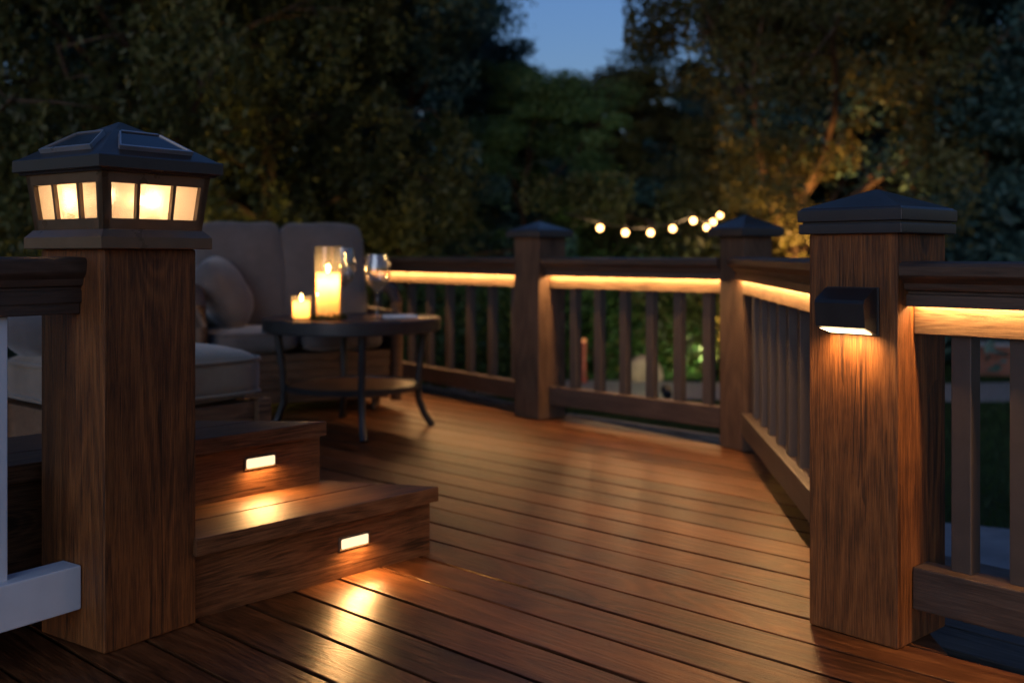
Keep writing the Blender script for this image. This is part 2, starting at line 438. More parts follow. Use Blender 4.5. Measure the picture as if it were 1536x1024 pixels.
railing('side railing seen nearly end-on between the slim corner post and the near post', P, Q, inside, .17, .215, zt=.866)
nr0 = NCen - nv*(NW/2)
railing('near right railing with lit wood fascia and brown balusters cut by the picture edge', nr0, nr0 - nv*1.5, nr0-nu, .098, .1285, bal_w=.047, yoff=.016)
lr0 = LCen - lu*(LW/2)
railing('railing on the left with brown top rail above white baluster and white bottom rail', lr0, lr0 - lu*1.2, lr0-lv, .188, .125, bal_w=.06, bal_mat=M_white, low_mat=M_white, fas_mat=M_rail, led=None, yoff=.005, bang=0, bot=(.085,.185), zt=.872, cw=.56, fh=.124)

# ------------------------------------------------------------------ lantern on the left post
lamp = thing('post_lantern', 'lit bronze solar lantern with pyramid roof on the thick left post', 'lantern', LCen+Vector((0,0,.893)), R(LA))
def frust(bm, lev):
    rings = [[bm.verts.new((sx*a, sy*a, z)) for sx, sy in ((-1,-1),(1,-1),(1,1),(-1,1))] for a, z in lev]
    for r0, r1 in zip(rings, rings[1:]):
        for i in range(4): bm.faces.new((r0[i], r0[(i+1)%4], r1[(i+1)%4], r1[i]))
    return rings
bm = new()
rg = frust(bm, [(.124,0),(.148,0),(.150,.002),(.150,.026),(.147,.029),(.138,.040),(.136,.043),(.128,.043)])
bm.faces.new(rg[0][::-1]); bm.faces.new(rg[-1])
obj('base_plate', bm, M_black, lamp, smooth=25)
bb, bt, z0, z1 = .133, .147, .0435, .172      # body: half widths, heights
def side_pt(side, s, hh, inset):
    a = bb+(bt-bb)*hh; z = z0+(z1-z0)*hh
    x, y = s*a, -(a-inset)
    for _ in range(side): x, y = -y, x
    return Vector((x, y, z))
def side_box(bm, side, s0, s1, h0, h1, i0, i1):
    v = [bm.verts.new(side_pt(side, s, hh, i)) for i in (i0, i1) for s, hh in ((s0,h0),(s1,h0),(s1,h1),(s0,h1))]
    for f in ((0,1,2,3),(7,6,5,4),(0,4,5,1),(1,5,6,2),(2,6,7,3),(3,7,4,0)): bm.faces.new([v[i] for i in f])
bm = new()
T = .016
wins = [(-.84,-.37),(-.31,.31),(.37,.84)]
for sd in range(4):
    side_box(bm, sd, -1, 1, 0, .19, 0, T); side_box(bm, sd, -1, 1, .80, 1, 0, T)
    for a, b in ((-1,-.84),(.84,1)): side_box(bm, sd, a, b, .19, .80, 0, T)
    for a, b in ((-.37,-.31),(.31,.37)): side_box(bm, sd, a, b, .19, .80, .002, T*.8)
obj('housing', bm, M_black, lamp, smooth=15)
for sd in range(4):
    for a, b in wins:
        bm = new()
        v = [bm.verts.new(side_pt(sd, s, hh, .012)) for s, hh in ((a-.02,.17),(b+.02,.17),(b+.02,.82),(a-.02,.82))]
        bm.faces.new(v); o = obj('pane', bm, M_pane, lamp)
for sd in range(4):
    x, y = 0, -.088
    for _ in range(sd): x, y = -y, x
    bm = new(); bmesh.ops.create_uvsphere(bm, u_segments=16, v_segments=12, radius=.012)
    o = obj('bulb', bm, M_bulb, lamp, loc=(x, y, .108), smooth=180)
    bm = new(); lathe(bm, [(.009,-.065),(.009,-.02),(.012,-.016),(.011,-.008)], 14); obj('socket', bm, M_blk, o, smooth=40)
    light('bulb_light', 'POINT', lamp, (x*1.16, y*1.16, .110), .24, (1,.66,.38), shadow_soft_size=.008)
light('bulb_light', 'POINT', lamp, (0,0,.125), 1.0, (1,.64,.40), shadow_soft_size=.02)
bm = new()
e = .168
rg = frust(bm, [(.10,.170),(e-.012,.1705),(e-.010,.176),(e-.002,.176),(e,.178),(e,.203),(e-.003,.206),(e-.010,.208),(.118,.2345),(.060,.268),(.003,.299)])
bm.faces.new(rg[0][::-1]); bm.faces.new(rg[-1])
obj('roof', bm, M_roofm, lamp, smooth=9)
for sd in range(4):
    rot = Matrix.Rotation(sd*math.pi/2, 4, 'Z')
    # roof slope from (y=-.158,z=.208) to (-.018,.295)
    p0 = Vector((0,-.158,.208)); p1 = Vector((0,-.050,.276)); d = (p1-p0).normalized(); nn = Vector((0, -d.z, d.y)); 
    if nn.z < 0: nn = -nn
    def sp(x, t, h): return rot @ (p0 + d*t + nn*h + Vector((x,0,0)))
    def slab(bm, x0a, x0b, t0, x1a, x1b, t1, h0, h1):
        v = [bm.verts.new(sp(x, t, h)) for h in (h0, h1) for x, t in ((x0a,t0),(x0b,t0),(x1b,t1),(x1a,t1))]
        for f in ((3,2,1,0),(4,5,6,7),(0,1,5,4),(1,2,6,5),(2,3,7,6),(3,0,4,7)): bm.faces.new([v[i] for i in f])
    bm = new(); slab(bm, -.093, .093, .028, -.052, .052, .098, -.012, .008)
    s_ = obj('solar_panel', bm, M_solar, lamp)
    bm = new(); q = .005
    slab(bm, -.099, .099, .022, -.096, .096, .028, -.012, .011); slab(bm, -.052, .052, .098, -.049, .049, .103, -.012, .011)
    v = None
    for sx in (-1, 1):
        vv = [bm.verts.new(sp(x*sx, t, h)) for h in (-.012, .011) for x, t in ((.093,.028),(.098,.028),(.056,.098),(.052,.098))]
        for f in ((3,2,1,0),(4,5,6,7),(0,1,5,4),(1,2,6,5),(2,3,7,6),(3,0,4,7)): bm.faces.new([vv[i] for i in f])
    fo = obj('frame', bm, M_frame, s_)

# ------------------------------------------------------------------ downlight on the right post
scp = NC + nv*(NW*.42) + Vector((0,0,0))
sco = thing('wall_downlight', 'small black wedge downlight glowing on the front of the near right post', 'wall light', NCen - nu*(NW/2) + nv*(-.004) + Vector((0,0,.70)), R(NA-90))
# local: x = along front face to the right (-v), y = into the post (+u)
bm = new()
w = .062
prof = [(.0,.100),(-.012,.104),(-.020,.102),(-.060,.078),(-.064,.070),(-.058,.016),(-.052,.014),(-.004,.0),(.0,.0)]
a = [bm.verts.new((-w, y, z)) for y, z in prof]; b = [bm.verts.new((w, y, z)) for y, z in prof]
n = len(prof)
for i in range(n):
    bm.faces.new((a[i], a[(i+1)%n], b[(i+1)%n], b[i]))
bm.faces.new(a); bm.faces.new(b[::-1])
bmesh.ops.bevel(bm, geom=[e_ for e_ in bm.edges if e_.calc_face_angle(0) > .5], offset=.002, segments=2, affect='EDGES')
obj('housing', bm, M_blk, sco, smooth=30)
bm = new()
v = [bm.verts.new(p) for p in ((-w+.006,-.0515,.0115),(w-.006,-.0515,.0115),(w-.010,-.010,-.0005),(-w+.010,-.010,-.0005))]
bm.faces.new(v); obj('lens', bm, M_sconce, sco)
bm = new(); box(bm, -w-.004, w+.004, -.006, .001, -.004, .106, .002); obj('back_plate', bm, M_blk, sco, smooth=30)
light('downlight_beam', 'AREA', sco, (0,-.036,-.004), .8, WARM, rot=(R(22),0,0), shape='RECTANGLE', size=.09, size_y=.03, spread=R(140))

# ------------------------------------------------------------------ steps
SA = 47; su, sv = frame(SA)
st = thing('deck_steps', 'two dark wooden steps with lit risers behind the lantern post', 'steps', (0,0,0))
srot = R(SA)
def sl(P): return (P.dot(su), P.dot(sv))
Z1, Z2 = .205, .392
P1 = G(645, 830); P2 = G(480, 723, Z1)
N1 = G(659, 729, Z1); B1 = G(480, 719.5, Z1)
N2 = G(491, 631, Z2); B2 = G(20, 629, Z2)
def stepobj(name, bm, m): return obj(name, bm, m, st, rotz=srot, smooth=40)
far1 = .79; far = 1.5
p1, p2, n1, n2, b1, b2 = sl(P1), sl(P2), sl(N1), sl(N2), sl(B1), sl(B2)
# risers as solid bodies
bm = new(); prism(bm, [(p1[0]-far1, p1[1]), (p1[0], p1[1]), (p1[0]-.12, p1[1]+.26), (p1[0]-far1, p1[1]+.26)], .0005, Z1-.042, .002); stepobj('riser', bm, M_step)
bm = new(); prism(bm, [(p2[0]-far, p2[1]), (p2[0], p2[1]), (p2[0]-.11, p2[1]+.10), (p2[0]-far, p2[1]+.40)], .001, Z2-.042, .002); stepobj('riser', bm, M_step)
# treads: two boards each
def tread(nose, back_dir, y_split, y_back, z, first):
    x1, y1 = nose
    def xe(y): return x1 + (y-y1)*back_dir
    for ya, yb in ((y1, y1+y_split-.003), (y1+y_split+.003, y_back)):
        bm = new()
        prism(bm, [(x1-far1, ya), (xe(ya), ya), (xe(yb), yb), (x1-far1, yb)], z-.042, z, .005)
        stepobj('tread', bm, M_step)
slope1 = (b1[0]-n1[0])/(b1[1]-n1[1])
tread(n1, slope1, .165, p2[1]+.06, Z1, True)
# upper tread: wedge whose back edge runs to the left
bm = new(); ya = n2[1]
sl2 = (b2[0]-n2[0])/(b2[1]-n2[1])
prism(bm, [(n2[0]-far, ya), (n2[0], ya), (n2[0]+sl2*.155, ya+.155), (n2[0]-far, ya+.155)], Z2-.042, Z2, .005); stepobj('tread', bm, M_step)
bm = new()
ye = ya+.161; L2 = 1.6
prism(bm, [(n2[0]-far, ye), (n2[0]+sl2*.161, ye), (n2[0]+sl2*.40, ya+.40), (n2[0]-far, ya+.40)], Z2-.042, Z2, .005); stepobj('tread', bm, M_step)
# step lights
def step_light(label, px, py, riser, zc, row):
    # intersect the pixel ray with the riser plane
    d = Vector(((px-768)/F, 1, -(py-HZ)/F)); nn = sv
    t = (riser.dot(nn) - Vector((0,0,0)).dot(nn))/d.dot(nn)
    P = Vector((0,0,H)) + d*t
    t_ = thing('step_light', label, 'step light', P, srot, 'lights in the step risers')
    bm = new(); w, h = .0535, .0190
    box(bm, -w, w, -.004, .001, -h, h, .0035, 3); obj('bezel', bm, M_black, t_, smooth=40)
    bm = new(); w, h = .047, .0135
    r = .005; pts = []
    for cx, cz, a0 in ((w-r,h-r,0),(-w+r,h-r,90),(-w+r,-h+r,180),(w-r,-h+r,270)):
        for k_ in range(5):
            an = R(a0+k_*22.5); pts.append((cx+r*math.cos(an), cz+r*math.sin(an)))
    bm.faces.new([bm.verts.new((x, -.0046, z)) for x, z in pts]); obj('lens', bm, M_lens, t_)
    light('step_beam', 'AREA', t_, (0,-.012,-.002), 2.2, (1,.52,.18), rot=(R(-40),0,0), shape='RECTANGLE', size=.09, size_y=.024, spread=R(170), specular_factor=.03)
step_light('glowing white step light set in the lower riser near the deck floor', 531, 811, P1, 0, 0)
step_light('glowing white step light set in the upper riser above the first tread', 390, 692, P2, 0, 1)

# ------------------------------------------------------------------ soft furniture
def cushion_bm(w, d, h, puff=.22, n=10, e=5.0, seed=0, sag=0.0):
    bm = new(); rnd = random.Random(seed)
    bmesh.ops.create_cube(bm, size=2)
    bmesh.ops.subdivide_edges(bm, edges=bm.edges[:], cuts=n, use_grid_fill=True)
    ph = [rnd.uniform(0, 6.28) for _ in range(6)]
    for v in bm.verts:
        x, y, z = v.co
        m = max(abs(x), abs(y), abs(z)); L_ = (abs(x)**e+abs(y)**e+abs(z)**e)**(1/e)
        x, y, z = x*m/L_, y*m/L_, z*m/L_
        k = max(0, 1-x*x)**.6*max(0, 1-y*y)**.6
        z2 = z*(.8+puff*k*2)
        wob = .018*(math.sin(5*x+ph[0])*math.sin(4*y+ph[1])) + .010*math.sin(11*x+ph[2]+3*y) 
        pinch = 1-.045*(1-abs(z))*0
        v.co = Vector((x*w/2*pinch*(1+.012*math.sin(6*y+ph[3])), y*d/2*pinch*(1+.012*math.sin(6*x+ph[4])), (z2*h/2)+wob*h*(.5+.5*abs(z))))
    return bm
def piping_bm(w, d, z, r=.006, e=5.0):
    bm = new(); pts = []
    n = 48
    for i in range(n+1):
        a = 2*math.pi*i/n; c, s = math.cos(a), math.sin(a)
        L_ = (abs(c)**e+abs(s)**e)**(1/e)
        pts.append((c/L_*w/2, s/L_*d/2, z))
    tube(bm, pts, r, 6); return bm
def put(o, M): o.matrix_local = M
sofa = thing('outdoor_sofa', 'two-seat outdoor sofa with taupe cushions and curved brown arms behind the table', 'sofa', (-1.29, 6.16, 0), R(25))
SW, SD = 1.09, .68
bm = new()
box(bm, -SW/2+.05, SW/2-.05, -SD/2, SD/2-.05, .07, .335, .01)
for zz in (.12,.17,.22,.27,.32): box(bm, -SW/2+.045, SW/2-.045, -SD/2-.006, -SD/2, zz-.02, zz+.02, .004)
obj('base', bm, M_dkwood, sofa, smooth=40)
for sx in (-1, 1):
    for sy in (-1, 1):
        bm = new(); lathe(bm, [(.02,0),(.028,.07)], 10)
        obj('leg', bm, M_dkwood, sofa, loc=(sx*(SW/2-.1), sy*(SD/2-.1), 0))
    bm = new(); x = sx*(SW/2)
    path = [(x,-SD/2+.03,.05),(x,-SD/2+.02,.3),(x,-SD/2+.0,.5),(x,-SD/2+.01,.60),(x,-SD/2+.07,.665),(x,-SD/2+.18,.69),(x,0,.70),(x,SD/2-.1,.74),(x,SD/2-.02,.80)]
    tube(bm, path, [.032,.034,.036,.038,.04,.042,.04,.038,.03], 10, .8)
    box(bm, x-.018, x+.018, -SD/2+.05, SD/2-.06, .12, .56, .006)
    obj('arm', bm, M_dkwood, sofa, smooth=45)
bm = new(); box(bm, -SW/2+.02, SW/2-.02, SD/2-.05, SD/2-.01, .1, .86, .01); obj('back_frame', bm, M_dkwood, sofa, smooth=40)
for i, sx in enumerate((-1, 1)):
    cw = SW/2-.055
    o = obj('seat_cushion', cushion_bm(cw, .62, .135, .16, seed=i), M_taupe, sofa, smooth=180)
    put(o, Matrix.Translation((sx*cw/2, -.035, .405)))
    o2 = obj('piping', piping_bm(cw*.985, .61, .045), M_taupe, o, smooth=180)
    o = obj('back_cushion', cushion_bm(cw+.015, .62, .17, .18, seed=7+i, e=8), M_taupe, sofa, smooth=180)
    put(o, Matrix.Translation((sx*cw/2, .175, .76)) @ Matrix.Rotation(R(76), 4, 'X'))
o = obj('throw_pillow', cushion_bm(.42, .42, .16, .42, e=3.2, seed=3), M_taupe, None, smooth=180)
o.matrix_world = Matrix.Translation(Vector((-1.29,6.16,.665)) + Matrix.Rotation(R(25),3,'Z') @ Vector((-.37,-.02,0))) @ Matrix.Rotation(R(25), 4, 'Z') @ Matrix.Rotation(R(58), 4, 'Y') @ Matrix.Rotation(R(20), 4, 'X')
tag(o, 'plump taupe pillow leaning in the left corner of the sofa', 'pillow')

OA = 48; ou, ov = frame(OA)
OR = D(408, 4.0)
OCen = OR - ou*.36 + ov*.36
ott = thing('ottoman', 'square outdoor ottoman with thick beige cushion on wooden base behind the steps', 'ottoman', OCen, R(OA))
bm = new(); 
box(bm, -.335, .335, -.335, .335, .08, .335, .006)
for sx in (-1,1):
    for sy in (-1,1): box(bm, sx*.33-.03, sx*.33+.03, sy*.33-.03, sy*.33+.03, 0, .345, .006)
obj('base', bm, wood('ottoman_wood', 0, (.06,.03,.016), (.11,.058,.03), (.16,.09,.05), rough=.5, island=.2), ott, smooth=40)
o = obj('cushion', cushion_bm(.735, .735, .19, .22, seed=11, e=6), M_beige, ott, loc=(0,0,.435), smooth=180)
obj('piping', piping_bm(.735, .735, .058, .007, 6), M_beige, o, smooth=180)
obj('piping', piping_bm(.735, .735, -.062, .007, 6), M_beige, o, smooth=180)
o = obj('throw_pillow', cushion_bm(.42, .36, .15, .4, e=3.2, seed=5), M_taupe, None, smooth=180)
o.matrix_world = Matrix.Translation(OCen + ov*.17 - ou*.17 + Vector((0,0,.595))) @ Matrix.Rotation(R(OA+10), 4, 'Z') @ Matrix.Rotation(R(6), 4, 'X')
tag(o, 'small taupe pillow lying on the beige ottoman, mostly hidden by the lantern post', 'pillow')

# ------------------------------------------------------------------ coffee table
TC = Vector((-.81, 5.41, 0)); TZ = .555
tb = thing('coffee_table', 'round black metal coffee table with lower shelf and four curved legs', 'table', TC, R(8))
bm = new(); lathe(bm, [(.0,TZ-.012),(.405,TZ-.012),(.408,TZ-.002),(.405,TZ),(.0,TZ)], 64, False, False); bmesh.ops.remove_doubles(bm, verts=bm.verts, dist=1e-5); obj('tabletop', bm, M_tabletop, tb, smooth=30)
bm = new(); lathe(bm, [(.395,TZ-.058),(.441,TZ-.058),(.447,TZ-.053),(.447,TZ+.002),(.441,TZ+.007),(.414,TZ+.007),(.409,TZ+.002),(.409,TZ-.013),(.395,TZ-.013),(.395,TZ-.058)], 64, False, False)
obj('rim', bm, M_blk, tb, smooth=30)
bm = new(); lathe(bm, [(0,.215),(.318,.215),(.318,.224),(0,.224)], 56, False, False); bmesh.ops.remove_doubles(bm, verts=bm.verts, dist=1e-5)
sh = obj('shelf', bm, M_shelf, tb, smooth=30)
bm = new(); lathe(bm, [(.316,.205),(.334,.205),(.336,.23),(.32,.232),(.318,.226),(.316,.205)], 56, False, False); obj('shelf_rim', bm, M_blk, sh, smooth=30)
for k in range(4):
    a = R(-82+90*k); c, s = math.cos(a), math.sin(a)
    rp = [(.372,TZ-.03),(.365,.45),(.350,.34),(.338,.23),(.342,.14),(.372,.06),(.412,.0)]
    bm = new(); tube(bm, [(r*c, r*s, z) for r, z in rp], [.021,.020,.019,.018,.018,.018,.019], 10)
    obj('leg', bm, M_blk, tb, smooth=60)

def wine_glass(label, P, hgt, rb):
    t = thing('wine_glass', label, 'wine glass', P, 0, 'wine glasses on the table')
    sh_ = hgt*.42
    bm = new()
    outer = [(.0,.0),(rb*.78,.001),(rb*.74,.004),(.010,.010),(.0045,.022),(.004,sh_*.6),(.0055,sh_*.95),(rb*.35,sh_+.012),(rb*.78,sh_+hgt*.13),(rb,sh_+hgt*.26),(rb*.93,sh_+hgt*.42),(rb*.80,hgt-.001),(rb*.79,hgt)]
    inner = [(rb*.78,hgt-.001),(rb*.91,sh_+hgt*.42),(rb*.978,sh_+hgt*.26),(rb*.755,sh_+hgt*.13+.001),(rb*.32,sh_+.0145),(0,sh_+.004)]
    lathe(bm, outer+inner, 32, False, False); bmesh.ops.remove_doubles(bm, verts=bm.verts, dist=1e-5)
    obj('bowl', bm, M_glass, t, smooth=60)
    bm = new(); lathe(bm, [(0,sh_+.005),(rb*.31,sh_+.0152),(rb*.745,sh_+hgt*.13+.001),(rb*.86,sh_+hgt*.18),(0,sh_+hgt*.18)], 32, False, False)
    bmesh.ops.remove_doubles(bm, verts=bm.verts, dist=1e-5)
    obj('wine', bm, M_wine, t, smooth=60)
M_wine = thinglass('white_wine', (1,.95,.8), .10, 0.10)
def onT(px, Y): return D(px, Y, TZ+.001)
wine_glass('taller wine glass standing just behind the big candle', onT(515, 5.56), .36, .066)
wine_glass('wine glass standing apart to the right of the big candle', onT(566, 5.33), .325, .066)
# candles
def candle(label, P, r, h, power, wick=.02):
    power *= 2
    t = thing('candle', label, 'candle', P)
    bm = new()
    lathe(bm, [(0,.002),(r-.004,.002),(r,.008),(r,h-.006),(r-.004,h),(r-.012,h-.003),(r*.45,h-.010),(0,h-.012)], 32, False, False); bmesh.ops.remove_doubles(bm, verts=bm.verts, dist=1e-5)
    obj('wax', bm, M_wax, t, smooth=50)
    bm = new(); tube(bm, [(0,0,h-.013),(.001,0,h-.002),(.003,.001,h+wick-.008)], .0022, 6); obj('wick', bm, M_wick, t)
    bm = new(); lathe(bm, [(.0005,h-.001),(.005,h+.005),(.007,h+.012),(.006,h+.020),(.0025,h+.031),(.0005,h+.038)], 14); obj('flame', bm, M_flame, t, smooth=180)
    light('flame_light', 'POINT', t, (0,0,h+.028), power, (1,.55,.18), shadow_soft_size=.012)
    light('wax_glow', 'POINT', t, (0,0,h*.80), power*1.5, (1,.50,.15), shadow_soft_size=.02)  # extra lamp inside the wax, added so the candle body glows
def holder(name, label, cat, P, r, h, th=.003):
    bm = new(); lathe(bm, [(0,0),(r,0),(r+.002,h*.5),(r,h),(r-th,h),(r+.002-th,h*.5),(r-th,.006),(0,.006)], 40, False, False); bmesh.ops.remove_doubles(bm, verts=bm.verts, dist=1e-5)
    o = obj(name, bm, M_holder, None, loc=P, smooth=50); tag(o, label, cat)
Pc = onT(492, 5.38)
candle('big cream pillar candle burning inside the tall glass cylinder', Pc+Vector((0,0,.0065)), .058, .225, 2.2)
holder('hurricane_glass', 'tall clear glass cylinder around the big pillar candle', 'candle holder', Pc, .066, .365)
Pv = onT(452, 5.33)
candle('short candle burning in the small glass cup at the left of the table', Pv+Vector((0,0,.0065)), .042, .085, .9)
holder('votive_glass', 'small clear glass cup around the short candle', 'candle holder', Pv, .049, .118)
# moss wreath round the big candle
bm = new(); rnd = random.Random(2)
for i in range(420):
    a = rnd.uniform(0, 6.283); rr = .083+rnd.gauss(0,.006); z = abs(rnd.gauss(.012,.008))
    p = Vector((rr*math.cos(a), rr*math.sin(a), z)); d1 = Vector((rnd.gauss(0,1),rnd.gauss(0,1),rnd.gauss(0,1))).normalized()*.012; d2 = Vector((rnd.gauss(0,1),rnd.gauss(0,1),rnd.gauss(0,1))).normalized()*.005
    bm.faces.new([bm.verts.new(q) for q in (p-d1, p+d2, p+d1, p-d2)])
M_moss = leafmat('moss', (.01,.018,.006), (.03,.045,.014), (.06,.08,.025))
o = obj('wreath', bm, M_moss, None, loc=Pc); tag(o, 'ring of dark green moss around the foot of the big candle glass', 'wreath')
# folded napkin
bm = new()
for k in range(3): box(bm, -.085+.004*k, .085-.003*k, -.06+.003*k, .06-.004*k, .001+.004*k, .0046+.004*k, .0012)
o = obj('folded_napkin', bm, fabric('napkin_cloth', (.62,.60,.57)), None, loc=onT(600, 5.50), rotz=R(20), smooth=40); tag(o, 'folded pale napkin lying on the right of the table', 'napkin')

# ------------------------------------------------------------------ garden ground
GZ = -.35
def groundmat():
    m, nt, b = mat('lawn_ground'); L = nt.links
    tc = N(nt, 'ShaderNodeTexCoord')
    n1 = noise(nt, tc.outputs['Object'], 1.3, 5, .6); n2 = noise(nt, tc.outputs['Object'], 60, 3, .7)
    v = math_(nt, 'ADD', math_(nt, 'MULTIPLY', n1, .5), math_(nt, 'MULTIPLY', n2, .5))
    L.new(ramp(nt, v, [(.35,(.012,.022,.007)),(.55,(.028,.05,.014)),(.7,(.05,.07,.022))]), b.inputs['Base Color'])
    b.inputs['Roughness'].default_value = .95; b.inputs['Specular IOR Level'].default_value = .1
    bp = N(nt, 'ShaderNodeBump'); bp.inputs['Strength'].default_value = .8; bp.inputs['Distance'].default_value = .03
    L.new(n2, bp.inputs['Height']); L.new(bp.outputs[0], b.inputs['Normal']); return m
bm = new()
bm.faces.new([bm.verts.new(p) for p in ((-150,-60,GZ),(150,-60,GZ),(150,240,GZ),(-150,240,GZ))])
tag(obj('ground', bm, groundmat()), 'dark lawn around the deck', 'ground', kind='structure')
def ribbon(name, pts, w, z, m, label):
    bm = new(); prev = None
    n = len(pts)
    for i, p in enumerate(pts):
        p = Vector(p); t = (Vector(pts[min(i+1,n-1)])-Vector(pts[max(i-1,0)])).normalized(); s = Vector((-t.y, t.x))
        cur = (bm.verts.new((*(p+s*w/2), z)), bm.verts.new((*(p-s*w/2), z)))
        if prev: bm.faces.new((prev[0], prev[1], cur[1], cur[0]))
        prev = cur
    tag(obj(name, bm, m), label, 'path', kind='structure')
M_gravel = plain('gravel', (.20,.19,.18), .95, var=.5, scale=40, bump=.9, bscale=50)
ribbon('path', [(-6,10.9),(-3,10.4),(0,9.9),(2,9.6),(4,9.5),(6,9.8),(9,10.8)], 1.25, GZ+.006, M_gravel, 'pale gravel garden path beyond the railing')
bm = new(); poly = [(1.25+2.0*math.cos(R(k*6)), 2.95+2.0*math.sin(R(k*6))) for k in range(60)]
prism(bm, poly, GZ-.02, GZ+.02, .006); tag(obj('paving', bm, M_conc, smooth=40), 'round concrete paving beside the deck', 'paving', kind='structure')
# dark plank landing just outside the near right railing
bm = new()
for k in range(5):
    box(bm, -.3, 2.2, .085+k*.152, .085+k*.152+.145, -.075, -.05, .004)
o = obj('side_landing', bm, wood('grey_wood', 0, (.035,.033,.032), (.065,.062,.06), (.10,.095,.09), rough=.55, island=.3), loc=NCen+nu*.03, rotz=R(NA-90), smooth=40)
tag(o, 'dark weathered plank landing outside the near right railing', 'landing', kind='structure')

# ------------------------------------------------------------------ foliage
def leaf_mesh(name, centers, rng, size, droop=0.0, m=None):
    n = len(centers)
    d1 = rng.normal(size=(n,3)); d1[:,2] -= droop; d1 /= np.linalg.norm(d1, axis=1)[:,None]
    d2 = rng.normal(size=(n,3)); d2 -= (d2*d1).sum(1)[:,None]*d1; d2 /= np.linalg.norm(d2, axis=1)[:,None]
    s = size*rng.uniform(.6,1.35,size=n)[:,None]
    co = np.empty((n,4,3)); co[:,0]=centers-d1*s; co[:,1]=centers+d2*s*.42-d1*s*.1; co[:,2]=centers+d1*s; co[:,3]=centers-d2*s*.42-d1*s*.1
    me = bpy.data.meshes.new(name); me.vertices.add(n*4); me.loops.add(n*4); me.polygons.add(n)
    me.vertices.foreach_set('co', co.reshape(-1).astype(np.float32))
    me.loops.foreach_set('vertex_index', np.arange(n*4, dtype=np.int32))
    me.polygons.foreach_set('loop_start', np.arange(0,n*4,4,dtype=np.int32))
    try: me.polygons.foreach_set('loop_total', np.full(n,4,dtype=np.int32))
    except Exception: pass
    me.update(calc_edges=True)
    if m: me.materials.append(m)
    return me
def tree_mesh(seed, h, cr, base, limbs, twigs, leaves, lsize, m, droop=0.0, strand=False, tr=.11, lean=(0,0), conic=False, spread=.26, fork=False):
    rng = np.random.default_rng(seed); rnd = random.Random(seed)
    bm = new(); cen = []
    top = Vector((lean[0], lean[1], h*.86))
    tp = [Vector((0,0,-.05))]
    for i in range(1,8):
        f = i/7; tp.append(Vector((lean[0]*f+rnd.gauss(0,.05)*h*.15, lean[1]*f+rnd.gauss(0,.05)*h*.15, h*.86*f)))
    tube(bm, tp, [tr*(1-.85*i/7) for i in range(8)], 9)
    def on_trunk(f):
        x = f*7; i = min(6, int(x)); return tp[i].lerp(tp[i+1], x-i)
    for li in range(limbs):
        f = base + (1-base)*((li+rnd.random())/limbs)
        st_ = on_trunk(f*.98 if not fork else max(.12, f*.6)); az = li*2.399+rnd.gauss(0,.4)
        if conic: ln = cr*(1.08-f)*rnd.uniform(.8,1.15); el = R(rnd.uniform(-8,22))
        else:
            prof = math.sin(math.pi*min(1,(f-base)/(1-base)*.85+.15))**.7
            ln = cr*(.35+.75*prof)*rnd.uniform(.75,1.15); el = R(rnd.uniform(12,40)+35*(f-base)/(1-base))
        d = Vector((math.cos(az)*math.cos(el), math.sin(az)*math.cos(el), math.sin(el)))
        if fork: d = (d+Vector((0,0,.35))).normalized(); ln *= 1.15
        pts = [st_]; cur = st_.copy(); dd = d.copy()
        for s in range(5):
            dd = (dd + Vector((rnd.gauss(0,.16), rnd.gauss(0,.16), rnd.gauss(0,.12)-droop*.10+(.06 if not droop else 0)))).normalized()
            cur = cur + dd*ln/5; pts.append(cur.copy())
        r0 = tr*.5*(1-.6*f)
        tube(bm, pts, [r0*(1-.8*i/5) for i in range(6)], 6)
        for tw in range(twigs):
            t = .35+.65*(tw+rnd.random())/twigs; x = t*5; i = min(4, int(x)); p = pts[i].lerp(pts[i+1], x-i)
            td = (dd + Vector((rnd.gauss(0,.9), rnd.gauss(0,.9), rnd.gauss(.1,.6)-droop*.4))).normalized()
            tl = ln*rnd.uniform(.18,.38); q = p+td*tl*.5+Vector((0,0,.02)); e_ = p+td*tl
            tube(bm, [p, q, e_], [r0*.28, r0*.18, r0*.06], 4)
            nl = int(leaves*rnd.uniform(.6,1.4)); sg = spread*cr*rnd.uniform(.45,.9)
            if strand:
                ns = 7
                for k in range(ns):
                    o_ = np.array(p.lerp(e_, rnd.uniform(.2,1.1))) + rng.normal(size=3)*sg*.4
                    L_ = rnd.uniform(.35,.95)*cr*.42; u = rng.uniform(0,1,size=nl//ns)
                    a = rng.normal(size=3)*.35; c_ = o_[None,:] + np.outer(u*L_, np.array([a[0],a[1],-1.0])) + rng.normal(size=(nl//ns,3))*(.03+.05*u[:,None])
                    cen.append(c_)
            else:
                c_ = np.clip(rng.normal(size=(nl,3)),-1.5,1.5)*np.array([sg,sg,sg*.55]); 
                c_ = np.array(e_)[None,:] + c_; c_[:,2] -= droop*.3*np.linalg.norm(c_[:,:2]-np.array(e_)[:2],axis=1)
                cen.append(c_)
    me_t = bpy.data.meshes.new('trunk'); bmesh.ops.recalc_face_normals(bm, faces=bm.faces); bm.to_mesh(me_t); bm.free(); me_t.materials.append(M_bark); me_t.shade_smooth()
    me_l = leaf_mesh('crown', np.concatenate(cen), rng, lsize, droop, m)
    return me_t, me_l
def place_tree(name, label, P, meshes, rot=0, scale=1, cat='tree', group='trees at the end of the garden', m=None, parts=('trunk','crown')):
    t = thing(name, label, cat, P, rot, group); t.scale = (scale,)*3
    for me, nm in zip(meshes, parts):
        o = bpy.data.objects.new(nm, me); C.objects.link(o); o.parent = t
        if m and nm == parts[1]:
            o.material_slots[0].link = 'OBJECT'; o.material_slots[0].material = m
    return t
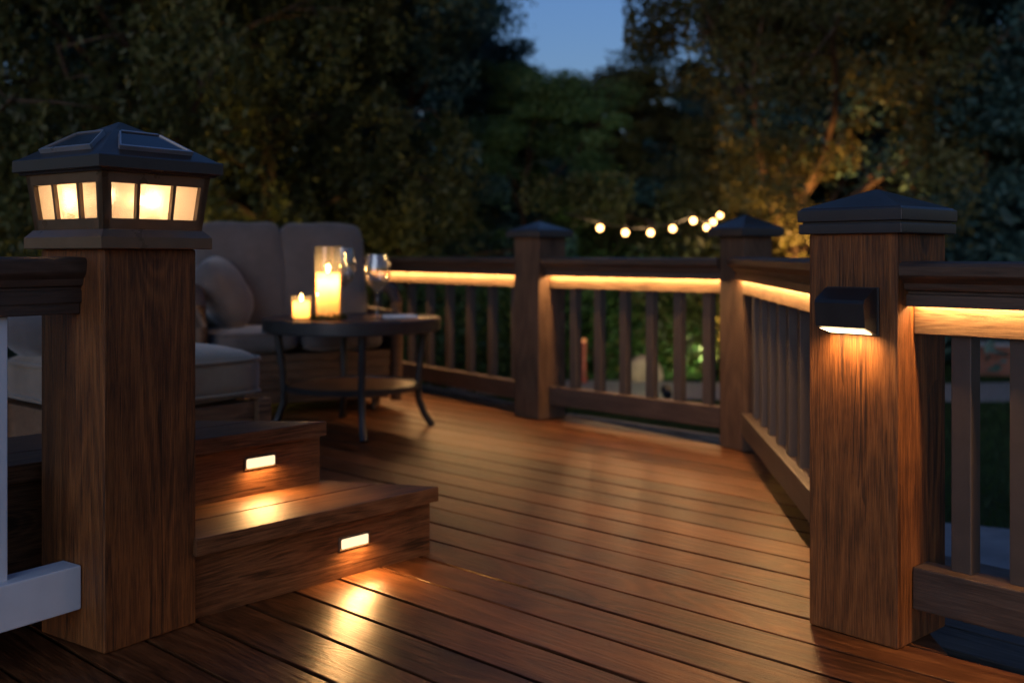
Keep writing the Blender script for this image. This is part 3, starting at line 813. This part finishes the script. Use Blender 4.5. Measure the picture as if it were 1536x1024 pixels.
ML_olive = leafmat('leaf_olive', (.018,.026,.009), (.070,.078,.022), (.15,.14,.04), .35)
ML_dark  = leafmat('leaf_dark', (.012,.032,.030), (.050,.108,.095), (.10,.18,.145), .3)
ML_green = leafmat('leaf_green', (.026,.056,.018), (.09,.165,.055), (.15,.23,.08), .35)
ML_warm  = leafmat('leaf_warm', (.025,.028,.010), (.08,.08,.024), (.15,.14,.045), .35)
ML_shrub = leafmat('leaf_shrub', (.015,.032,.008), (.045,.085,.022), (.08,.13,.035), .35)

droopy = tree_mesh(11, 5.6, 2.3, .16, 24, 6, 620, .034, ML_olive, .9, True, .13)
spruce = tree_mesh(21, 7.0, 2.4, .08, 36, 6, 420, .042, ML_dark, .35, False, .13, conic=True, spread=.12)
broad  = tree_mesh(31, 6.4, 2.6, .18, 22, 7, 520, .044, ML_green, .15, False, .14, spread=.13)
forked = tree_mesh(45, 5.2, 2.3, .30, 14, 6, 430, .038, ML_warm, .1, False, .15, fork=True, spread=.13)
tall   = tree_mesh(51, 8.5, 2.7, .14, 28, 7, 520, .048, ML_dark, .2, False, .17, spread=.13)
def TR(name, label, px, Y, meshes, rot, s, m=None): place_tree(name, label, D(px, Y, GZ), meshes, rot, s, m=m)
# nearest row
TR('weeping_tree', 'drooping olive leaved tree filling the background behind the lantern', 215, 9.2, droopy, .3, 1.0)
TR('weeping_tree', 'drooping olive tree at the far left edge of the picture', -150, 8.4, droopy, 2.2, .95)
TR('weeping_tree', 'drooping olive tree with yellowish fringe between lantern and sofa back', 400, 10.6, droopy, 4.1, .92)
TR('dark_tree', 'tall dark blue-green tree above the sofa with sky showing through', 395, 13.5, tall, 1.0, .68)
TR('spruce_tree', 'dark conifer left of the sky gap', 665, 14.5, spruce, .5, .98)
TR('broadleaf_tree', 'mid green leafy tree above the far capped post', 790, 12.6, broad, 2.0, .50, ML_green)
TR('broadleaf_tree', 'leafy green tree over the sofa back cushions', 600, 12.0, broad, 3.4, .70, ML_dark)
TR('forked_tree', 'warmly lit tree with forked bare limbs left of the near right post', 1168, 11.6, forked, .9, .66)
TR('forked_tree', 'warmly lit tree with upright trunk directly behind the near right post cap', 1200, 11.2, forked, 3.0, 1.0)
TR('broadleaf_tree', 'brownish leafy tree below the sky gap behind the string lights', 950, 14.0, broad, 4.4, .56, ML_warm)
TR('dark_tree', 'tall dark tree on the right side of the sky gap', 1270, 15.5, tall, 2.7, .92)
TR('broadleaf_tree', 'dark leafy tree above the near right railing', 1370, 11.5, broad, 5.2, 1.05, ML_dark)
TR('dark_tree', 'tall dark tree at the far right edge of the picture', 1560, 12.5, tall, 4.0, .85)
TR('dark_tree', 'tall dark tree behind the warmly lit pair', 1250, 16.0, tall, .2, .95)
# back row
TR('dark_tree', 'tall dark tree behind the weeping trees on the left', 120, 16.0, tall, 3.3, .95)
TR('dark_tree', 'tall dark tree rising behind the lantern tree and the sofa', 300, 17.0, tall, 5.0, 1.0)
TR('spruce_tree', 'far conifer behind the sofa and the mid green tree', 640, 20.0, spruce, 2.2, 1.15)
TR('spruce_tree', 'small far conifer under the sky gap', 860, 21.0, spruce, 4.2, .72)
TR('spruce_tree', 'far dark conifer behind the string lights on the right', 1050, 20.0, spruce, 1.2, .80)
TR('dark_tree', 'tall dark tree in the back row above the near right railing', 1430, 17.5, tall, 1.7, .95)
TR('dark_tree', 'tall dark tree in the back row beyond the right edge', 1680, 16.5, tall, 2.9, .95)
TR('dark_tree', 'tall dark tree in the back row beyond the left edge', -130, 15.5, tall, 0.7, .95)

TR('spruce_tree', 'low far conifer filling the view left under the sky gap', 835, 24.0, spruce, 3.0, .66)
TR('spruce_tree', 'low far conifer filling the view right under the sky gap', 925, 24.5, spruce, 5.3, .64)
TR('spruce_tree', 'far conifer behind the forked lit tree', 1090, 22.0, spruce, 2.6, .80)
TR('spruce_tree', 'far conifer behind the near right post cap', 1210, 21.0, spruce, 3.9, .85)
TR('spruce_tree', 'far conifer behind the right end of the near right railing', 1480, 20.0, spruce, .9, .90)
TR('spruce_tree', 'far conifer directly behind the string lights', 975, 25.5, spruce, 1.9, .72)
TR('spruce_tree', 'far conifer seen just right of the near right post cap', 1320, 22.5, spruce, 4.6, .95)
# shrubs
def shrub_mesh(seed, r, h, n, ls, m):
    rng = np.random.default_rng(seed); rnd = random.Random(seed); bm = new(); cen = []
    for i in range(16):
        a = rnd.uniform(0,6.283); rr = r*math.sqrt(rnd.random())*.8; e_ = Vector((rr*math.cos(a), rr*math.sin(a), h*(.35+.6*rnd.random()*(1-.5*rr/r))))
        tube(bm, [(0,0,-.03), (e_.x*.4,e_.y*.4,e_.z*.55), e_], [.014,.009,.004], 5)
        sg = r*.26; cen.append(np.array(e_)[None,:]+rng.normal(size=(n//16,3))*np.array([sg,sg,h*.2]))
    c = np.concatenate(cen); c[:,2] = np.abs(c[:,2])
    me = bpy.data.meshes.new('stems'); bm.to_mesh(me); bm.free(); me.materials.append(M_bark)
    return me, leaf_mesh('foliage', c, rng, ls, 0, m)
sh1 = shrub_mesh(3, .62, .95, 3800, .036, ML_shrub); sh2 = shrub_mesh(8, .75, 1.2, 4200, .045, ML_warm); sh3 = shrub_mesh(13, .9, 1.6, 5000, .055, ML_dark)
def SH(label, px, Y, me, rot, s, m=None, group='shrubs along the garden edge'):
    place_tree('garden_shrub', label, D(px, Y, GZ), me, rot, s, 'shrub', group, m, ('stems','foliage'))
SH('leafy green shrub seen through the balusters right beside the far capped post', 842, 11.4, sh1, 0, .95)
SH('leafy green shrub seen through the balusters below the leftmost string bulb', 905, 11.2, sh1, 1.3, 1.0)
SH('leafy green shrub seen through the balusters behind the boulder', 975, 11.5, sh1, 2.9, 1.1)
SH('leafy green shrub seen through the balusters beside the slim corner post', 1050, 11.2, sh1, 4.4, 1.05)
SH('leafy green shrub seen through the balusters between the second and third from the far post', 872, 11.9, sh1, 2.2, 1.2)
SH('leafy green shrub seen through the balusters in the middle of the back railing', 940, 12.0, sh1, 3.6, 1.25)
SH('leafy green shrub seen through the balusters left of the slim corner post', 1012, 12.1, sh1, .6, 1.25)
SH('dim green shrub behind the railing to the right of the coffee table', 655, 9.2, sh1, 5.1, 1.0)
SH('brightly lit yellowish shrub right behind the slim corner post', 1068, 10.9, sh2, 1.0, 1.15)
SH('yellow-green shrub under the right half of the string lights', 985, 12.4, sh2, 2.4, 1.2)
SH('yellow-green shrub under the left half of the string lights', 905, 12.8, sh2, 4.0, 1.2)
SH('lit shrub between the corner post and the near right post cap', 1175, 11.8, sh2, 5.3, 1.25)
rn = random.Random(4)
spots = [(-60,12.5),(90,13.5),(240,12),(420,13.2),(560,14.2),(700,13.6),(800,14.6),(1290,12.2),(1400,13.2),(1480,11.4),(1570,12.6),(1120,14.0)]
names = ['at the far left edge','behind the lantern','between lantern and sofa','behind the left sofa cushion','above the coffee table glasses','left of the far capped post','right behind the far capped post','right of the near right post','above the near right rail','beside the small brick planter','at the far right edge','behind the lit forked trees']
for (px, Y), nm in zip(spots, names):
    SH('large dark bush low among the trees '+nm, px, Y, sh3, rn.uniform(0,6), rn.uniform(1.15,1.5), group='dark bushes under the trees')

# grass blades (uncountable)
rng = np.random.default_rng(9)
n = 42000
gx = rng.uniform(-3, 8, n); gy = rng.uniform(4.2, 12.5, n)
kx = (gx < .48*gy+1.2) & (gx > -.25*gy) & (np.hypot(gx-1.25, gy-2.95) > 2.03)
path = np.array([(-6,10.9),(-3,10.4),(0,9.9),(2,9.6),(4,9.5),(6,9.8),(9,10.8)]); py_ = np.interp(gx, path[:,0], path[:,1])
kx &= np.abs(gy-py_) > .66
dl = (gx*1.0) ; gx, gy = gx[kx], gy[kx]
def outside(x, y):
    res = np.zeros(len(x), bool)
    X = x*lx.x+y*lx.y; Y_ = x*ly.x+y*ly.y
    for a_, b_, c_ in planes: res |= (a_*X+b_*Y_ > c_+.2)
    return res
kk = outside(gx, gy); gx, gy = gx[kk], gy[kk]; n = len(gx)
hgt = rng.uniform(.03,.075,n); az = rng.uniform(0,6.283,n); w_ = .004
co = np.empty((n,3,3)); dx = np.cos(az)*w_; dy = np.sin(az)*w_; bx = rng.normal(size=n)*.02; by = rng.normal(size=n)*.02
co[:,0] = np.stack([gx-dx,gy-dy,np.full(n,GZ)],1); co[:,1] = np.stack([gx+dx,gy+dy,np.full(n,GZ)],1); co[:,2] = np.stack([gx+bx,gy+by,GZ+hgt],1)
me = bpy.data.meshes.new('grass'); me.vertices.add(n*3); me.loops.add(n*3); me.polygons.add(n)
me.vertices.foreach_set('co', co.reshape(-1).astype(np.float32)); me.loops.foreach_set('vertex_index', np.arange(n*3, dtype=np.int32)); me.polygons.foreach_set('loop_start', np.arange(0,n*3,3,dtype=np.int32))
try: me.polygons.foreach_set('loop_total', np.full(n,3,dtype=np.int32))
except Exception: pass
me.update(calc_edges=True); me.materials.append(leafmat('grass_blade', (.012,.03,.006), (.03,.065,.015), (.05,.09,.025), .3))
o = bpy.data.objects.new('grass', me); C.objects.link(o); tag(o, 'short dark green lawn grass beyond the railings', 'grass', kind='stuff')

# boulder, brick planter, red stake
def boulder(label, P, s, seed, m):
    bm = new(); bmesh.ops.create_icosphere(bm, subdivisions=4, radius=1); rnd = random.Random(seed)
    dirs = [(Vector((rnd.gauss(0,1),rnd.gauss(0,1),rnd.gauss(0,1))).normalized(), rnd.uniform(.6,.95)) for _ in range(16)]
    for v in bm.verts:
        for d, k in dirs:
            t = v.co.dot(d)
            if t > k: v.co -= d*(t-k)*.85
        v.co = Vector((v.co.x*s[0], v.co.y*s[1], v.co.z*s[2]+s[2]*.55))
    tag(obj('boulder', bm, m, None, loc=P, smooth=35), label, 'boulder')
boulder('pinkish brown boulder by the path seen through the back balusters', D(968, 10.35, GZ), (.19,.16,.17), 1, plain('boulder_stone', (.22,.14,.11), .9, var=.3, scale=9, bump=.6, bscale=40))
pl = thing('brick_planter', 'low reddish brick planter on the lawn at the right edge', 'planter', D(1490, 11, GZ), R(-10))
def brickmat():
    m, nt, b = mat('brick'); L = nt.links
    tc = N(nt, 'ShaderNodeTexCoord'); br = N(nt, 'ShaderNodeTexBrick')
    mp = N(nt, 'ShaderNodeMapping'); mp.inputs['Rotation'].default_value = (R(90),0,0); L.new(tc.outputs['Object'], mp.inputs[0]); L.new(mp.outputs[0], br.inputs['Vector'])
    br.inputs['Scale'].default_value = 9; br.inputs['Color1'].default_value = (.24,.09,.05,1); br.inputs['Color2'].default_value = (.17,.065,.04,1); br.inputs['Mortar'].default_value = (.08,.06,.05,1)
    L.new(br.outputs['Color'], b.inputs['Base Color']); b.inputs['Roughness'].default_value = .9; return m
bm = new(); box(bm, -.28, .28, -.2, .2, 0, .30, .01); obj('wall', bm, brickmat(), pl, smooth=40)
bm = new(); box(bm, -.30, .30, -.22, .22, .30, .335, .008); obj('coping', bm, M_conc, pl, smooth=40)
stk = thing('garden_marker', 'thin red garden marker with small glowing bead seen beside the far capped post', 'garden marker', D(876, 10.2, GZ))
bm = new(); lathe(bm, [(.025,0),(.03,.05),(.022,.06),(.020,.36),(.03,.37),(.03,.39)], 14); obj('stem', bm, plain('red_paint', (.25,.03,.02), .5), stk, smooth=40)
bm = new(); bmesh.ops.create_uvsphere(bm, u_segments=12, v_segments=8, radius=.022); 
for v in bm.verts: v.co.z += .41
obj('bead', bm, emit('bead_glow', (1,.35,.12), .7), stk, smooth=180)

# ------------------------------------------------------------------ string lights and garden spotlights
SL = thing('string_lights', 'drooping string of warm globe bulbs hanging among the trees in the centre', 'string lights', D(970, 8.9, 0))
o0 = Vector(SL.location)
def W(px, py, Y): return Vector(((px-768)/F*Y, Y, H-(py-HZ)*Y/F))
bl = [(900,342,8.7),(938,349,8.8),(976,349,8.9),(1009,343,9.0),(1040,331,9.1),(1060,341,9.6),(1070,333,9.9),(1080,323,10.2)]
ends = [W(845,318,8.6)] + [W(a,b-7,c) for a,b,c in bl] + [W(1092,308,10.6)]
bm = new(); tube(bm, [p-o0 for p in ends], .006, 5); obj('cable', bm, M_blk, SL)
for a, b, c in bl:
    bm = new(); bmesh.ops.create_uvsphere(bm, u_segments=14, v_segments=10, radius=.026); o = obj('bulb', bm, M_string, SL, loc=W(a,b,c)-o0, smooth=180)
    bm = new(); lathe(bm, [(.012,.03),(.014,.062)], 10); obj('socket', bm, M_blk, o)
for a, b, c in bl[::2]:
    light('bulb_light', 'POINT', SL, W(a,b,c)-o0+Vector((0,-.05,-.05)), 5, (1,.58,.25), shadow_soft_size=.05)
def uplight(label, P, aim, power, col=(1,.55,.2), ang=80):
    t = thing('garden_spotlight', label, 'spotlight', P)
    d = (aim-P).normalized(); q = d.to_track_quat('Z','Y')
    bm = new(); lathe(bm, [(.02,-.06),(.036,-.05),(.04,.05),(.043,.06),(.036,.06),(.034,.045)], 20, True, False); o = obj('head', bm, M_blk, t, smooth=40); o.location = (0,0,.16); o.rotation_euler = q.to_euler()
    bm = new(); lathe(bm, [(0,.044),(.033,.0445)], 20, False, False); o2 = obj('lens', bm, emit('spot_lens', col, 6), o)
    bm = new(); lathe(bm, [(.008,-.05),(.008,.15)], 8); obj('stake', bm, M_blk, t)
    l = light('spot_beam', 'SPOT', t, d*.10+Vector((0,0,.16)), power, col, rot=(-d).to_track_quat('Z','Y').to_euler(), spot_size=R(ang), spot_blend=.8, shadow_soft_size=.05)
uplight('black garden spotlight at the foot of the forked tree left of the near post', D(1105, 10.5, GZ), D(1110, 11.5, 1.0), 1000, (1,.47,.13), 95)
uplight('black garden spotlight at the foot of the tree behind the near right post', D(1185, 10.2, GZ), D(1200, 11.2, 1.1), 1100, (1,.47,.13), 85)
uplight('black garden spotlight aimed up at the weeping trees on the left', D(330, 7.95, GZ), D(300, 9.4, .9), 260, (1,.66,.22), 120)
uplight('added spotlight at the far side of the path to brighten the green shrubs', D(1085, 10.62, GZ), D(930, 11.5, .1), 60, (.85,.95,.45), 150)  # green-tinted fill lamp, added to lift the shrubs
uplight('added spotlight on the lawn before the path to brighten the green shrubs', D(1000, 8.3, GZ), D(945, 11.4, .40), 110, (.85,.95,.45), 60)  # second added fill lamp for the dim hedge, not a known fixture

# ------------------------------------------------------------------ sky, sun, camera
w = bpy.data.worlds.new('World'); sc.world = w; w.use_nodes = True; nt = w.node_tree
bg = nt.nodes['Background']
sky = N(nt, 'ShaderNodeTexSky'); sky.sky_type = 'NISHITA'; sky.sun_disc = False
SUN_EL, SUN_AZ = R(1.5), R(200)
sky.sun_elevation = SUN_EL; sky.sun_rotation = SUN_AZ; sky.altitude = 50; sky.air_density = 1.0; sky.dust_density = .5; sky.ozone_density = 3
mul = N(nt, 'ShaderNodeMix', data_type='RGBA', blend_type='MULTIPLY'); mul.inputs['Factor'].default_value = 1
mul.inputs['B'].default_value = (.98, .95, 1.2, 1)
nt.links.new(sky.outputs[0], mul.inputs['A']); nt.links.new(mul.outputs['Result'], bg.inputs['Color'])
bg.inputs['Strength'].default_value = .32
s = bpy.data.lights.new('sun', 'SUN'); s.energy = .95; s.angle = R(40); s.color = (.62,.78,1.0)
so = bpy.data.objects.new('sun', s); C.objects.link(so)
dirv = Vector((math.sin(SUN_AZ)*math.cos(R(12)), math.cos(SUN_AZ)*math.cos(R(12)), math.sin(R(12))))
so.rotation_euler = dirv.to_track_quat('Z','Y').to_euler()

cam = bpy.data.cameras.new('camera'); co_ = bpy.data.objects.new('camera', cam); C.objects.link(co_)
co_.location = (0,0,H); co_.rotation_euler = (R(90),0,0)
cam.sensor_width = 36; cam.lens = 36*F/1536; cam.shift_y = -(512-HZ)/1536
cam.clip_start = .05; cam.clip_end = 600
cam.dof.use_dof = True; cam.dof.focus_distance = 2.5; cam.dof.aperture_fstop = 2.1; cam.dof.aperture_blades = 0
sc.camera = co_
sc.view_settings.view_transform = 'Standard'; sc.view_settings.look = 'None'; sc.view_settings.exposure = 0
cy = sc.cycles
cy.use_denoising = True; cy.use_adaptive_sampling = True; cy.adaptive_threshold = .02
try: cy.denoiser = 'OPENIMAGEDENOISE'
except Exception: pass
cy.sample_clamp_indirect = 3; cy.max_bounces = 8; cy.diffuse_bounces = 2; cy.glossy_bounces = 3; cy.transmission_bounces = 8; cy.transparent_max_bounces = 8
cy.caustics_reflective = False; cy.blur_glossy = .5
